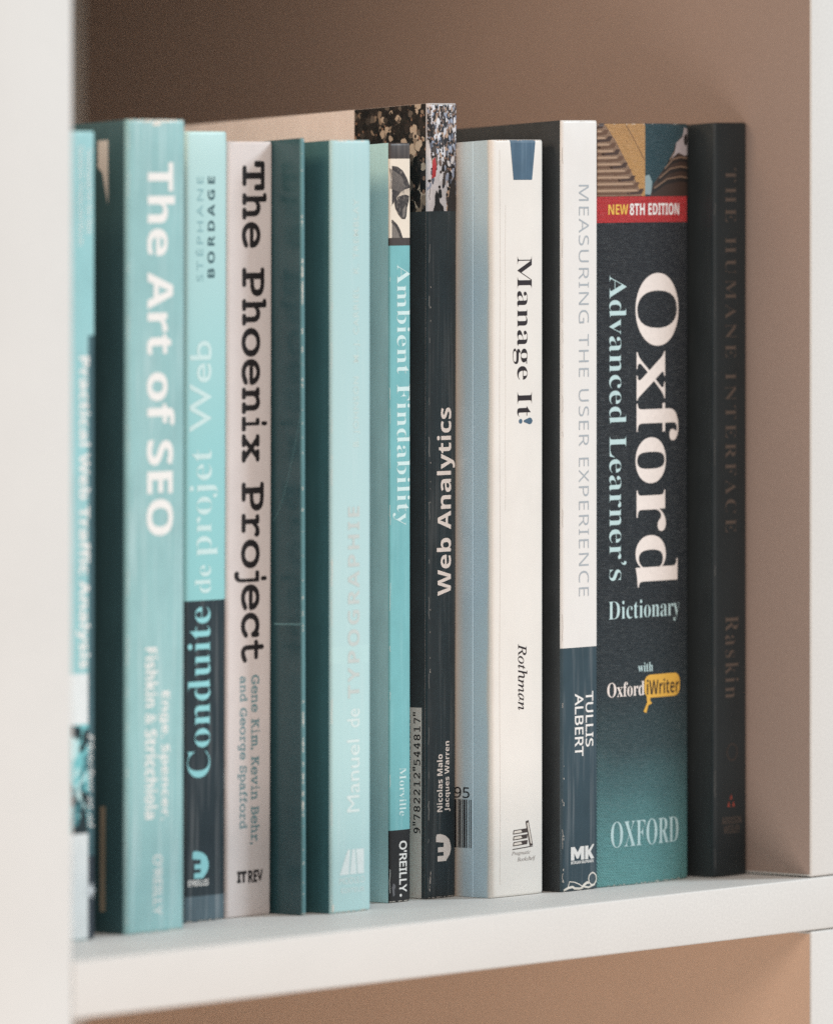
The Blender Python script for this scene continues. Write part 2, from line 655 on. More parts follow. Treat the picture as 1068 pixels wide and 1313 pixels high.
BOOKS = {
    'traffic': {'X': 31.7, 'Y': 47.45, 'W': 9.69, 'H': 238.23, 'title': (2.84, 7.69, 79.94, 171.93), 'sub1': (5.98, 8.55, 207.93, 233.18), 'sub2': (3.13, 5.41, 204.52, 233.88), 'author': (7.26, 9.12, 32.92, 60.94), 'star': (5.69, 10.55, 10.88, 17.77), 'z_lbl_top': (0.0, 7.12, 63.53, 78.44), 'z_pic': (1.14, 7.12, 31.39, 63.5), 'z_white': (0.0, 7.12, 0.26, 31.44), 'z_strip': (7.12, 9.69, -0.17, 178.06), 'z_strip2': (7.12, 9.69, -0.17, 24.63)},
    'seo': {'X': 53.54, 'Y': 47.94, 'W': 21.68, 'H': 241.75, 'title': (7.09, 17.43, 117.9, 229.0), 'a1': (11.89, 15.68, 33.13, 71.42), 'a2': (6.66, 11.01, 33.74, 84.7), 'pub': (9.71, 12.91, 5.03, 22.89), 's_white': (15.05, 10.01, 224.09, 236.17), 's_brown': (13.5, 10.78, 6.34, 37.68)},
    'conduite': {'X': 85.61, 'Y': 61.65, 'W': 17.29, 'H': 239.03, 'first': (3.26, 6.23, 193.59, 225.38), 'last': (7.87, 10.62, 194.7, 225.36), 'de': (3.56, 9.51, 99.33, 107.81), 'projet': (1.48, 12.05, 110.39, 142.9), 'web': (1.48, 9.51, 148.13, 175.68), 'conduite': (1.01, 9.36, 43.59, 95.16), 'logo': (2.97, 8.92, 13.15, 21.39), 'pub': (1.48, 8.92, 10.85, 12.74), 'z_dark': (0.0, 17.29, 7.74, 97.1), 'z_low': (0.0, 17.29, -0.98, 7.74)},
    'phoenix': {'X': 101.86, 'Y': 61.85, 'W': 17.34, 'H': 235.97, 'title': (2.55, 15.22, 77.28, 230.04), 'a1': (8.57, 12.65, 21.87, 73.38), 'a2': (4.05, 7.66, 26.74, 73.19), 'it': (3.9, 7.51, 10.41, 13.96), 'rev': (8.12, 13.86, 10.21, 14.01)},
    'bluethin': {'X': 120.5, 'Y': 48.45, 'W': 1.52, 'H': 236.19, 's_scr': (13.7, 0.0, 88.21, 88.68)},
    'manuel': {'X': 128.51, 'Y': 44.06, 'W': 15.32, 'H': 235.36, 'manuel': (5.8, 10.71, 30.42, 52.4), 'de': (5.8, 10.71, 56.2, 61.9), 'typo': (6.11, 10.71, 65.1, 123.56), 'a': (8.25, 11.02, 141.81, 217.41), 'logo': (3.05, 12.55, 11.45, 19.05), 'p1': (3.05, 12.86, 8.58, 10.72), 'p2': (3.66, 12.86, 5.95, 7.85), 'z_tape': (0.0, 15.32, 75.84, 81.07)},
    'ambient': {'X': 161.12, 'Y': 56.0, 'W': 8.46, 'H': 235.14, 'title': (1.25, 8.15, 116.52, 197.49), 'author': (3.76, 6.48, 26.6, 41.56), 'pub': (3.69, 6.8, 0.76, 18.87), 'z_top': (0.0, 8.46, 230.21, 235.14), 'z_panel': (0.0, 8.46, 205.7, 230.21), 'z_strip': (0.0, 8.46, 203.29, 205.7), 'z_black': (0.0, 8.46, -0.36, 22.32)},
    'wa': {'X': 175.88, 'Y': 55.23, 'W': 11.89, 'H': 247.45, 'title': (3.29, 10.78, 94.07, 152.56), 'a1': (3.48, 5.7, 26.77, 44.72), 'a2': (6.55, 9.03, 26.78, 48.63), 'logo': (3.16, 9.19, 11.37, 19.86), 'z_photo': (0.0, 11.73, 213.85, 247.45), 's_photo': (36.77, 0.0, 214.71, 248.5), 's_bar': (10.99, 3.21, -0.33, 59.41), 's_num': (7.42, 3.78, 20.25, 57.98)},
    'manage': {'X': 188.02, 'Y': 38.52, 'W': 21.13, 'H': 235.15, 'title': (8.13, 15.98, 148.95, 198.78), 'bang': (10.37, 16.3, 146.61, 148.43), 'author': (10.21, 14.05, 57.66, 78.27), 'logo': (7.97, 16.62, 14.0, 23.22), 'p1': (7.65, 15.34, 12.37, 13.82), 'p2': (9.89, 17.59, 10.25, 11.95), 'tie': (7.01, 17.59, 222.64, 235.03), 's_crease': (9.69, 9.13, 0.29, 235.42), 's_n95': (18.52, 11.19, 30.65, 34.05), 's_bars': (16.82, 10.25, 15.15, 30.21)},
    'measuring': {'X': 213.29, 'Y': 34.76, 'W': 14.79, 'H': 241.03, 'title': (6.81, 11.04, 91.97, 220.78), 'a1': (9.64, 12.93, 44.72, 62.06), 'a2': (5.18, 8.66, 41.97, 61.59), 'logo': (3.56, 13.32, 9.54, 13.93), 'p1': (3.56, 13.0, 8.34, 9.31), 'z_dark': (0.0, 14.63, -0.61, 76.05)},
    'oxford': {'X': 228.2, 'Y': 34.34, 'W': 39.09, 'H': 240.07, 'new': (4.91, 12.47, 211.37, 214.55), 'ed': (13.13, 34.73, 211.11, 214.81), 'ox': (15.44, 34.4, 93.61, 192.73), 'al': (5.24, 11.81, 96.14, 192.25), 'dic': (4.91, 34.93, 82.29, 89.68), 'with_': (16.43, 22.73, 66.8, 69.75), 'ox2': (4.48, 19.08, 59.41, 64.07), 'bub': (19.08, 35.07, 58.46, 65.74), 'iw': (20.08, 34.6, 59.43, 64.25), 'tail': (18.09, 22.4, 53.71, 59.13), 'ox3': (5.8, 34.4, 12.0, 20.25), 'z_red': (0.0, 39.09, 208.81, 217.06), 'z_p1': (0.0, 19.41, 217.12, 240.06), 'z_p2': (19.41, 39.09, 216.99, 240.08)},
    'humane': {'X': 272.53, 'Y': 28.71, 'W': 14.56, 'H': 240.04, 'title': (4.39, 8.99, 109.47, 225.4), 'author': (4.39, 10.14, 56.56, 82.88), 'tri': (5.23, 8.45, 21.83, 26.05), 'p1': (3.03, 11.5, 16.59, 18.82), 'p2': (3.71, 10.82, 13.61, 16.09), 'ring': (4.39, 10.14, 36.2, 42.66)},
}

# ------------------------------------------------------------------ the bookcase
white = laminate('white_laminate', (226, 225, 222))
inner = laminate('shade_tinted_laminate', (174, 153, 142), 0.55)  # compartment's brown shade painted into the divider's side colour
lower_inner = laminate('bounce_tinted_laminate', (232, 198, 172), 0.55)  # lighter warm bounce painted into the lower divider's side colour
case = empty('bookcase', (0, 0, 0), 'white laminate bookcase with open compartments holding the row of books', 'bookcase')
TH, DIV, DEEP, CELL = 16.6, 287.15, 385.0, 412.0
X1 = 612.0
board('shelf', -1.6, X1, 0, DEEP, -TH, 0, white, case)
board('top_board', -1.6, X1, 0, DEEP, CELL, CELL + 36, white, case)
board('bottom_board', -1.6, X1, 0, DEEP, -TH - CELL - 36, -TH - CELL, white, case)
board('side_panel', -40.0, -1.9, -0.1, DEEP, -TH - CELL - 36, CELL + 36, white, case, 0.8)
board('side_panel', X1 + 0.3, X1 + 38, -0.1, DEEP, -TH - CELL - 36, CELL + 36, white, case, 0.8)
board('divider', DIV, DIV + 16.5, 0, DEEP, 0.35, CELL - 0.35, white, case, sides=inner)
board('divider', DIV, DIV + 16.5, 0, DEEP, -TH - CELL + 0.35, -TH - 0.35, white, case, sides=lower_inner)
board('back_panel', -40.0, X1 + 38, DEEP + 0.3, DEEP + 6, -TH - CELL - 36, CELL + 36, white, case)

# ------------------------------------------------------------------ inks
WHITE = ink('ink_white', (240, 239, 236))
PINKW = ink('ink_warm_white', (240, 226, 216))
BLACK = ink('ink_black', (34, 30, 32))
CHIP = card('torn_paper', (232, 226, 216), 0.8, 0.05)

# ------------------------------------------------------------------ 1 traffic analysis
TEAL1 = card('teal_card', (150, 201, 205), 0.42, 0.05, 0.3, (205, 232, 234))
b = Book('traffic', 'narrow teal and white book nearest the left panel, picture low on its spine', TEAL1,
         card('slate_card', (58, 88, 96)), r=0.6, zones=[
             (*BOOKS['traffic']['z_lbl_top'], card('pale_label', (226, 232, 233))),
             (*BOOKS['traffic']['z_white'], card('pale_label', (226, 232, 233))),
             (*BOOKS['traffic']['z_strip'], card('strip_teal', (66, 98, 106), 0.45, 0.08)),
             (*BOOKS['traffic']['z_strip2'], card('strip_navy', (50, 60, 70)))])
b.text('title', 'Practical Web Traffic Analysis', 'title', 'down', 'bold', WHITE, 0.01)
b.text('subtitle', 'Standards, Privacy and Results', 'sub2', 'down', 'sans', WHITE)
b.text('subtitle', 'Techniques for the Web', 'sub1', 'down', 'sans', WHITE)
b.text('author_name', 'Fletcher et al', 'author', 'down', 'italic', WHITE, 0.01)
a0, a1, c0, c1 = BOOKS['traffic']['z_pic']
pic = [(*rect(a0, a1, c0, c1), ink('picture_teal', (120, 196, 202)))]
rnd = random.Random(4)
for i in range(26):
    u, v = rnd.uniform(a0, a1), rnd.uniform(c0, c1)
    sh = rnd.choice([(30, 48, 54), (70, 130, 138), (190, 228, 230), (52, 92, 100), (205, 232, 232)])
    p, f = oval(u, v, rnd.uniform(0.6, 1.6), rnd.uniform(1.5, 5), 0.01 + 0.001 * i, 10, rnd.uniform(-0.8, 0.8))
    p = [(min(max(q[0], a0), a1), min(max(q[1], c0), c1), q[2]) for q in p]
    pic.append((p, f, ink('picture_%d_%d' % (sh[0], sh[1]), sh)))
pic.append((*within((a0, a1, c0, c1), [(0, .9), (.55, .86), (.6, .97), (0, 1)], 0.05), ink('picture_30_48', (30, 48, 54))))
pic.append((*within((a0, a1, c0, c1), [(0, 0), (1, 0), (.9, .2), (.5, .1), (.1, .06)], 0.05), ink('picture_30_48', (30, 48, 54))))
b.decal('cover_picture', pic)
a0, a1, c0, c1 = BOOKS['traffic']['star']
st = []
for i in range(24):
    q = (1.0, 0.35, 0.7, 0.3)[i % 4]
    ang = 2 * math.pi * i / 24
    st.append(((a0 + a1) / 2 + math.cos(ang) * q * 2.4, (c0 + c1) / 2 + math.sin(ang) * q * 3.4))
b.decal('publisher_mark', [(*poly(st), ink('star_white', (214, 220, 224)))])

# ------------------------------------------------------------------ 2 the thick teal one
SEO = card('seo_card', (150, 193, 195), 0.28, 0.05, 0.42, (214, 234, 236))  # pale streaks paint the glossy laminate's reflections into the colour
b = Book('seo', 'thick teal softcover book with a bold white title, creased spine and worn top edge', SEO,
         card('seo_cover', (68, 98, 102), 0.42, 0.05), lean=0.12, r=(1.3, 1.0), bulge=0.6)
b.text('title', 'The Art of SEO', 'title', 'down', 'bold', WHITE, 0.004)
b.text('author_name', 'Enge, Spencer,', 'a1', 'down', 'bold', WHITE)
b.text('author_name', 'Fishkin & Stricchiola', 'a2', 'down', 'bold', WHITE)
b.text('publisher_mark', "O'REILLY", 'pub', 'down', 'sans', WHITE, 0.01)
b.wear(CHIP, 11, [(6, b.H - .5, 21, b.H - .4, 16, 0.9), (1, b.H - .2, 20, b.H - .2, 16, 0.5), (9, b.H - 1.2, 13, b.H - 1.4, 5, 1.4), (1, .2, 20, .2, 14, 0.45)])
d0, d1, c0, c1 = b.B['s_white']
b.decal('cover_print', [(*within((d1, d0, c0, c1), [(0, 1), (1, 1), (1, .35), (.55, .2), (0, -.6)]), card('seo_patch', (222, 216, 208)))], 'back')
d0, d1, c0, c1 = b.B['s_brown']
b.decal('cover_print', [(*rect(d1, d0, c0, c1), card('seo_strip', (176, 160, 138)))], 'back')

rub(b, 1, -1, (206, 222, 222), 18)
rub(b, 2, 1, (214, 226, 226), 16)

# ------------------------------------------------------------------ 3 two-tone
CON = graded('conduite_print', [(90, (146, 206, 209)), (140, (153, 209, 212)), (200, (178, 217, 218)), (238, (188, 222, 222))], 0.4)
b = Book('conduite', 'pale turquoise book with a dark lower half and a title reading upwards', CON,
         card('conduite_cover', (150, 208, 210)), lean=0.22, r=(1.2, 1.8), bulge=0.5, W=16.1, zones=[
             (*BOOKS['conduite']['z_dark'], card('dark_slate', (38, 52, 59), 0.42, 0.06, 0.08)),
             (*BOOKS['conduite']['z_low'], card('grey_slate', (86, 106, 116), 0.4, 0.1, 0.2))])
b.text('author_name', 'STÉPHANE', 'first', 'up', 'plain', ink('ink_faint_teal', (138, 182, 188)), -0.004, 1.3)
b.text('author_name', 'BORDAGE', 'last', 'up', 'bold', ink('ink_slate', (58, 92, 100)), 0.0, 1.35)
PALE = ink('ink_pale_teal', (206, 234, 234))
b.text('title', 'Web', 'web', 'up', 'plain', PALE, 0.008)
b.text('title', 'projet', 'projet', 'up', 'serif', PALE, -0.010)
b.text('title', 'de', 'de', 'up', 'serif', PALE, -0.007)
CYAN = ink('ink_cyan', (150, 216, 222))
b.text('title', 'Conduite', 'conduite', 'up', 'serif', CYAN, -0.009)
MARK = [(0.05, 1.0), (0.3, 1.0), (0.62, .93), (0.88, .78), (1.0, .55), (1.0, .38), (.9, .2), (.72, .06), (.68, 0.0),
        (0.1, 0.0), (0.1, 0.2), (.5, .2), (.5, .34), (.12, .34), (.12, .52), (.5, .52), (.5, .68), (0.0, .72), (0.0, .9)]
b.decal('publisher_mark', [(*within(b.B['logo'], MARK), CYAN)])
b.text('publisher_name', 'EYROLLES', 'pub', 'h', 'bold', WHITE, 0.01)
b.wear(CHIP, 5, [(1, .25, 15, .25, 14, 0.45)])

rub(b, 3, 1, (214, 228, 228), 16)

# ------------------------------------------------------------------ 4 slab title
PHX = card('phoenix_card', (216, 208, 206), 0.62, 0.03)
b = Book('phoenix', 'off white book with a large black slab serif title reading down', PHX, card('phoenix_cover', (214, 206, 202)), lean=0.18, r=1.0, bulge=0.4)
b.text('title', 'The Phoenix Project', 'title', 'down', 'mono', BLACK, 0.022, slab=True)
GT = ink('ink_grey_teal', (104, 146, 154))
b.text('author_name', 'Gene Kim, Kevin Behr,', 'a1', 'down', 'mono', GT, 0.014, slab=True)
b.text('author_name', 'and George Spafford', 'a2', 'down', 'mono', GT, 0.014, slab=True)
b.text('publisher_mark', 'IT', 'it', 'h', 'bold', BLACK, 0.045)
b.text('publisher_mark', 'REV', 'rev', 'h', 'bold', BLACK, 0.022, 1.0)

# ------------------------------------------------------------------ 5 thin booklet
THIN = card('thin_card', (54, 86, 92), 0.28, 0.05, 0.0)
b = Book('bluethin', 'very thin dark teal booklet showing its flat cover, its spine edge rubbed white', card('thin_spine', (96, 140, 146), 0.4), THIN,
         lean=-0.14, r=0.55, bulge=0.05, depth=170)
b.wear(CHIP, 21, [(.35, 2, .35, 234, 46, 0.42), (.3, 30, .4, 66, 26, 0.55), (.4, 186, .4, 199, 30, 0.6), (.2, .4, 1.3, .4, 6, .5)])
b.decal('crease', [(*strip([(14 - 14 * q, 120 + 34 * q ** 1.5) for q in [i / 12 for i in range(13)]], 0.18), card('thin_scratch', (112, 154, 158), .3)),
                    (*rect(0.5, 13.5, 88.2, 88.7), card('thin_scratch', (112, 154, 158), .3))], 'back')

# ------------------------------------------------------------------ 6 pale turquoise manual
MAN = graded('manuel_print', [(0, (182, 217, 218)), (120, (184, 216, 218)), (236, (176, 211, 213))], 0.42, wear=0.12)
b = Book('manuel', 'pale turquoise book with faint whitish lettering, right of the very thin dark teal booklet', MAN,
         card('manuel_cover', (72, 114, 120), 0.4, 0.05), r=(0.9, 2.2), bulge=0.6, W=16.3,
         zones=[(*BOOKS['manuel']['z_tape'], card('manuel_tape', (188, 221, 222), 0.25, 0.03))])
F1 = ink('ink_faint_white', (222, 236, 235))
F2 = ink('ink_faint_pink', (199, 209, 207))
b.text('title', 'Manuel', 'manuel', 'up', 'plain', F1)
b.text('title', 'de', 'de', 'up', 'plain', F1)
b.text('title', 'TYPOGRAPHIE', 'typo', 'up', 'bold', F2, 0.0, 1.15)
b.text('author_name', 'B. JOHNSON   M.-J. CARRIEL   K. TREMBLAY', 'a', 'up', 'plain', ink('ink_faint_white2', (206, 225, 222)), 0.004, 1.15)
lb = b.B['logo']
b.decal('publisher_mark', [(*within(lb, [(0, 0), (.32, 1), (.42, 1), (.36, 0)]), ink('ink_mark_white', (226, 238, 238))),
                           (*within(lb, [(.4, 0), (.5, 1), (.62, 1), (.68, 0)]), ink('ink_mark_white', (226, 238, 238))),
                           (*within(lb, [(.72, 0), (.66, 1), (1, 1), (1, 0)]), ink('ink_mark_white', (226, 238, 238)))])
b.text('publisher_name', 'MODULO', 'p1', 'h', 'plain', F1)
b.text('publisher_name', 'ÉDITEUR', 'p2', 'h', 'plain', F1)
b.wear(CHIP, 9, [(.6, 1, .8, 2.4, 5, 1.0), (.6, b.H - .3, 13, b.H - .3, 20, 0.5), (2, .25, 14, .25, 18, 0.5), (.4, 104, .45, 107, 3, .5)])

rub(b, 4, -1, (220, 226, 222), 18)

# ------------------------------------------------------------------ 7 slim book with animal engraving
AMB = card('ambient_card', (122, 185, 190), 0.3, 0.05, 0.18, (180, 222, 226))
DKB = card('ambient_dark', (64, 56, 54), 0.45, 0.2, 0.35, (150, 140, 132))
CRM = card('ambient_cream', (232, 220, 204), 0.5, 0.03)
b = Book('ambient', 'slim teal book with an animal eye engraving at its head and a black foot', AMB, card('ambient_cover', (198, 242, 246), 0.42, 0.04),
         r=0.6, bulge=0.25, zones=[
             (*BOOKS['ambient']['z_top'], DKB), (*BOOKS['ambient']['z_panel'], CRM), (*BOOKS['ambient']['z_strip'], DKB),
             (*BOOKS['ambient']['z_black'], card('black_card', (36, 36, 38), 0.4, 0.1))])
CYW = ink('ink_cyan_white', (212, 236, 236))
b.text('title', 'Ambient Findability', 'title', 'down', 'serif', CYW, -0.009)
b.text('author_name', 'Morville', 'author', 'down', 'serif', CYW, -0.009)
pu = b.B['pub']
b.text('publisher_mark', "O'REILLY", (pu[0], pu[1], pu[2] + 2.2, pu[3]), 'down', 'sans', WHITE, 0.022)
b.decal('registered_dot', [(*oval(pu[0] + .6, pu[2] + 1.3, .45, .45), WHITE)])
pb = b.B['z_panel']
FUR = ink('engraving_dark', (50, 44, 44), 0.5, 0.7, (150, 140, 132))
FURL = ink('engraving_grey', (128, 120, 114), 0.5, 0.8, (70, 62, 58))
eng = [(*within(pb, [(0, .88), (.12, .91), (.35, .90), (.6, .85), (.8, .76), (.95, .66), (.99, .60), (.9, .62), (.7, .61), (.5, .58), (.3, .50), (.18, .44), (.06, .40), (0, .42)], 0.0), FUR),
       (*within(pb, [(.3, .5), (.5, .575), (.7, .61), (.95, .63), (.99, .59), (.96, .54), (.7, .545), (.5, .53), (.36, .46)], 0.02), ink('engraving_pale', (206, 192, 176), 0.5, 0.5, (120, 108, 100))),
       (*within(pb, [(.2, .45), (.3, .5), (.45, .53), (.7, .545), (.93, .53), (.9, .46), (.82, .38), (.78, .27), (.72, .235), (.55, .24), (.4, .29), (.26, .37)], 0.02), FUR),
       (*within(pb, [(.6, .36), (.75, .42), (.74, .33), (.66, .25), (.58, .27)], 0.04), FURL),
       (*within(pb, [(0, .22), (.14, .2), (.34, .13), (.5, .05), (.58, 0), (0, 0)], 0.0), FURL),
       (*within(pb, [(.0, .24), (.12, .23), (.34, .17), (.48, .1), (.6, 0), (.48, 0), (.3, .12), (.1, .19), (0, .2)], 0.03), FUR)]
for i in range(13):
    q = i / 12
    path = [(.02 + q * .5, .88 - .1 * q), (.06 + q * .62, .76 - .12 * q), (.04 + q * .6, .62 - .06 * q)]
    a, c = zip(*path)
    P, F = within(pb, path, 0.03)
    eng.append((*strip([(p[0], p[1]) for p in P], 0.2, 0.03), FURL))
b.decal('animal_engraving', eng)
b.wear(CHIP, 3, [(.2, .3, 8, .3, 16, 0.4)])
b.wear(card('scuffed_black', (104, 104, 108)), 8, [(1, 3, 3, 7, 3, 1.4)])

rub(b, 6, -1, (214, 222, 220), 14, .1)

# ------------------------------------------------------------------ 8 tall dark book with the crowd photograph
WSP = card('wa_card', (44, 54, 59), 0.3, 0.1, 0.05, scuff=0.05)
b = Book('wa', 'tallest book, black with a crowd photograph at its head and warm white title reading upwards', WSP,
         card('wa_cover', (246, 234, 230), 0.5, 0.03), lean=0.12, r=(1.3, 1.2), bulge=0.4,
         zones=[(*BOOKS['wa']['z_photo'], card('crowd_ground', (206, 204, 208), 0.4, 0.12))], W=11.75)
WAI = ink('ink_wa', (244, 236, 231))
b.text('title', 'Web Analytics', 'title', 'up', 'bold', WAI, 0.0)
b.text('author_name', 'Nicolas Malo', 'a1', 'up', 'bold', WAI)
b.text('author_name', 'Jacques Warren', 'a2', 'up', 'bold', WAI)
b.decal('publisher_mark', [(*within(b.B['logo'], MARK), WAI)])


def crowd(box, n, seed, dark, z0, ground):
    rnd = random.Random(seed)
    cols = [(30, 30, 34), (46, 42, 42), (24, 24, 28), (70, 62, 60), (110, 92, 82), (176, 150, 130), (150, 160, 180), (222, 222, 226), (38, 44, 56), (92, 100, 116)]
    if dark:
        cols = [(26, 26, 27), (34, 32, 32), (52, 46, 44), (44, 40, 38), (150, 132, 116), (30, 30, 31), (104, 94, 86), (24, 24, 25), (70, 64, 60), (196, 178, 160)]
    parts = [(*rect(*box, 0), ground)] if ground else []
    a, b2, c, d = box
    for i in range(n):
        u, v = rnd.uniform(a, b2), rnd.uniform(c, d)
        t = (v - c) / (d - c)
        s = (2.1 - 1.05 * t) * rnd.uniform(0.6, 1.15) * (1.35 if dark else 1.0)
        if not dark and (v < c + 9 and rnd.random() < 0.8 or v < c + 18 and rnd.random() < .55) and abs(u - a - .30 * (b2 - a)) < .34 * (b2 - a):
            continue
        col = rnd.choice(cols)
        m = ink('crowd_%d_%d_%d' % col, col)
        z = 0.004 + 0.03 * i / n
        pts = []
        lean = rnd.uniform(-.25, .25)
        for k2 in range(10):
            ang = 2 * math.pi * k2 / 10
            r = rnd.uniform(.65, 1.15)
            pts.append((u + s * (.85 if dark else .42) * r * math.cos(ang) + lean * s * math.sin(ang), v + s * .95 * r * math.sin(ang)))
        pts = [(min(max(p[0], a), b2), min(max(p[1], c), d)) for p in pts]
        parts.append((*poly(pts, z), m))
        h = [(min(max(p[0], a), b2), min(max(p[1], c), d), z + .001) for p in oval(u + lean * s, v + s * 1.05, s * .26, s * .3, 0, 8)[0]]
        hc = rnd.choice([(40, 34, 32), (150, 118, 100), (28, 26, 26), (60, 50, 46)])
        parts.append((h, [tuple(range(8))], ink('crowd_head_%d' % hc[0], hc)))
    return parts


ph = b.B['z_photo']
parts = crowd((0.05, ph[1] - .2, ph[2], b.H - .4), 420, 7, False, 0, None)
parts.append((*within((0, 11.7, ph[2], b.H), [(.10, .30), (.22, .32), (.25, .42), (.2, .5), (.12, .47)], 0.045), ink('crowd_red', (176, 52, 56))))
parts.append((*within((0, 11.7, ph[2], b.H), [(.14, 0), (.5, 0), (.48, .04), (.36, .08), (.33, .15), (.25, .19), (.2, .14), (.2, .06)], 0.045), ink('crowd_24_24_28', (24, 24, 28))))
parts.append((*within((0, 11.7, ph[2], b.H), [(.62, 0), (1, 0), (1, .3), (.9, .34), (.75, .26), (.66, .12)], 0.044), ink('crowd_46_42_42', (46, 42, 42))))
b.decal('crowd_photo', parts)
d0, d1, c0, c1 = b.B['s_photo']
d1 = b.dep(0)
b.decal('crowd_photo', crowd((d1, d0, c0 - .8, b.H - .05), 420, 17, True, 0, card('crowd_ground_dark', (40, 37, 36), 0.45, 0.15)), 'back')
BLK = card('wa_black', (58, 63, 66), 0.45, 0.1)
b.decal('dark_panel', [(*rect(d1, 60, 0.02, c0 - .8), BLK)], 'back', 0.05)
d0, d1, c0, c1 = b.B['s_bar']
b.decal('barcode_label', [(*rect(d1, d0 + 20, 0.1, c1), card('barcode_paper', (214, 206, 200), .5))], 'back', 0.09)
d0, d1, c0, c1 = b.B['s_num']
p, f = raw_text('9"782212"544817"', 'mono', 0.012)
# reads upwards on the side face: letter tops away from the spine
x0, x1 = min(q[0] for q in p), max(q[0] for q in p)
y0, y1 = min(q[1] for q in p), max(q[1] for q in p)
p = [(d1 + (d0 - d1) * (q[1] - y0) / (y1 - y0), c0 + (c1 - c0) * (q[0] - x0) / (x1 - x0)) for q in p]
b.decal('barcode_digits', [(p, f, BLACK)], 'back', 0.13)
rnd = random.Random(2)
bars, v = [], 20.5
while v < 57:
    w = rnd.choice([.33, .33, .66, 1.0])
    bars.append((*rect(d0 + 1.2, d0 + 18, v, v + w), BLACK))
    v += w + rnd.choice([.33, .66, .99])
b.decal('barcode', bars, 'back', 0.13)
b.wear(card('wa_scuff', (196, 190, 184)), 31, [(.5, .3, 11, .3, 22, 0.42), (.8, 2, 1.3, 10, 9, .4), (1, b.H - .3, 11, b.H - .3, 30, 0.55), (.9, 20, .9, 200, 12, .22)])

rub(b, 7, -1, (120, 122, 122), 24)

# ------------------------------------------------------------------ 9 the white one
MNG = card('manage_card', (232, 228, 222), 0.45, 0.018)
b = Book('manage', 'thick white book with a blue tie shape at its head and a black serif title', MNG, across('manage_cover', [(0, (240, 230, 220)), (1.6, (240, 228, 216)), (3.0, (202, 222, 232)), (9.4, (204, 226, 238)), (13.5, (206, 222, 230)), (17, (238, 226, 214)), (19, (244, 222, 200)), (30, (240, 230, 220))], 30),  # cream and grey print, warm bounce painted into its far edge
         r=(1.3, 1.8), bulge=0.6, W=21.6, hinge=9.4)
INKB = ink('ink_soft_black', (40, 32, 36))
b.text('title', 'Manage It', 'title', 'down', 'serif', INKB, -0.0095)
BLU = card('tie_blue', (72, 100, 122), 0.5, 0.12, 0.25, (140, 164, 182))
bx = b.B['bang']
b.decal('title', [(*within(bx, [(.38, .35), (.8, -.1), (.95, .1), (1, .5), (.95, .9), (.8, 1.1), (.38, .65)]), BLU), (*oval(bx[0] + .9, (bx[2] + bx[3]) / 2, .75, .75), BLU)])
b.text('author_name', 'Rothman', 'author', 'down', 'italic', INKB, 0.006)
b.decal('tie_shape', [(*within(b.B['tie'], [(.13, 0), (.86, 0), (1, 1), (0, 1)]), BLU)])
lb = b.B['logo']
LG, LW = ink('ink_sketch', (70, 60, 58)), ink('ink_sketch_paper', (226, 218, 208))
sk = []
for i, q in enumerate((.16, .36, .56)):
    sk.append((*within(lb, [(.02, q), (.70, q + .03), (.72, q + .17), (.05, q + .14)], 0.0), LG))
    sk.append((*within(lb, [(.06, q + .03), (.45, q + .05), (.40, q + .13), (.08, q + .11)], 0.015), LW))
sk.append((*within(lb, [(.82, .12), (.98, .14), (.76, 1.0), (.62, .96)], 0.02), LG))
sk.append((*within(lb, [(.86, .2), (.93, .2), (.75, .92), (.68, .9)], 0.03), LW))
sk.append((*within(lb, [(.0, .04), (.98, .09), (.98, .12), (.0, .07)], 0.0), LG))
b.decal('publisher_mark', sk)
FG = ink('ink_fine_grey', (150, 142, 138))
b.text('publisher_name', 'Pragmatic', 'p1', 'h', 'italic', FG)
b.text('publisher_name', 'Bookshelf', 'p2', 'h', 'italic', FG)
d0, d1, c0, c1 = b.B['s_n95']
p, f = raw_text('95', 'sans', 0.006)
x0, x1 = min(q[0] for q in p), max(q[0] for q in p)
y0, y1 = min(q[1] for q in p), max(q[1] for q in p)
p = [(d0 + (d1 - d0) * (q[0] - x0) / (x1 - x0), c0 + (c1 - c0) * (q[1] - y0) / (y1 - y0)) for q in p]
b.decal('barcode_digits', [(p, f, BLACK)], 'back')
d0, d1, c0, c1 = b.B['s_bars']
bars, d = [], d1
for w, g in ((.35, .5), (.3, .9), (.6, .35), (.9, .4), (.4, .45), (.8, .3), (.35, .6), (.9, .35), (.3, .5), (.6, .4), (.4, .4)):
    bars.append((*rect(d, d + w, c0, c1), BLACK))
    d += w + g
b.decal('barcode', bars, 'back')
CR = card('crease_line', (222, 217, 211), 0.5, 0.04)
b.decal('crease', [(*strip([(3.1 + .12 * math.sin(i * .7), 4 + 9.5 * i) for i in range(25)], .16), CR), (*strip([(5.2 + .1 * math.sin(i * 1.1), 120 + 5 * i) for i in range(20)], .1), CR)])
b.wear(card('manage_tan', (206, 178, 156)), 14, [(.5, b.H - .2, 20, b.H - .2, 12, .35)])

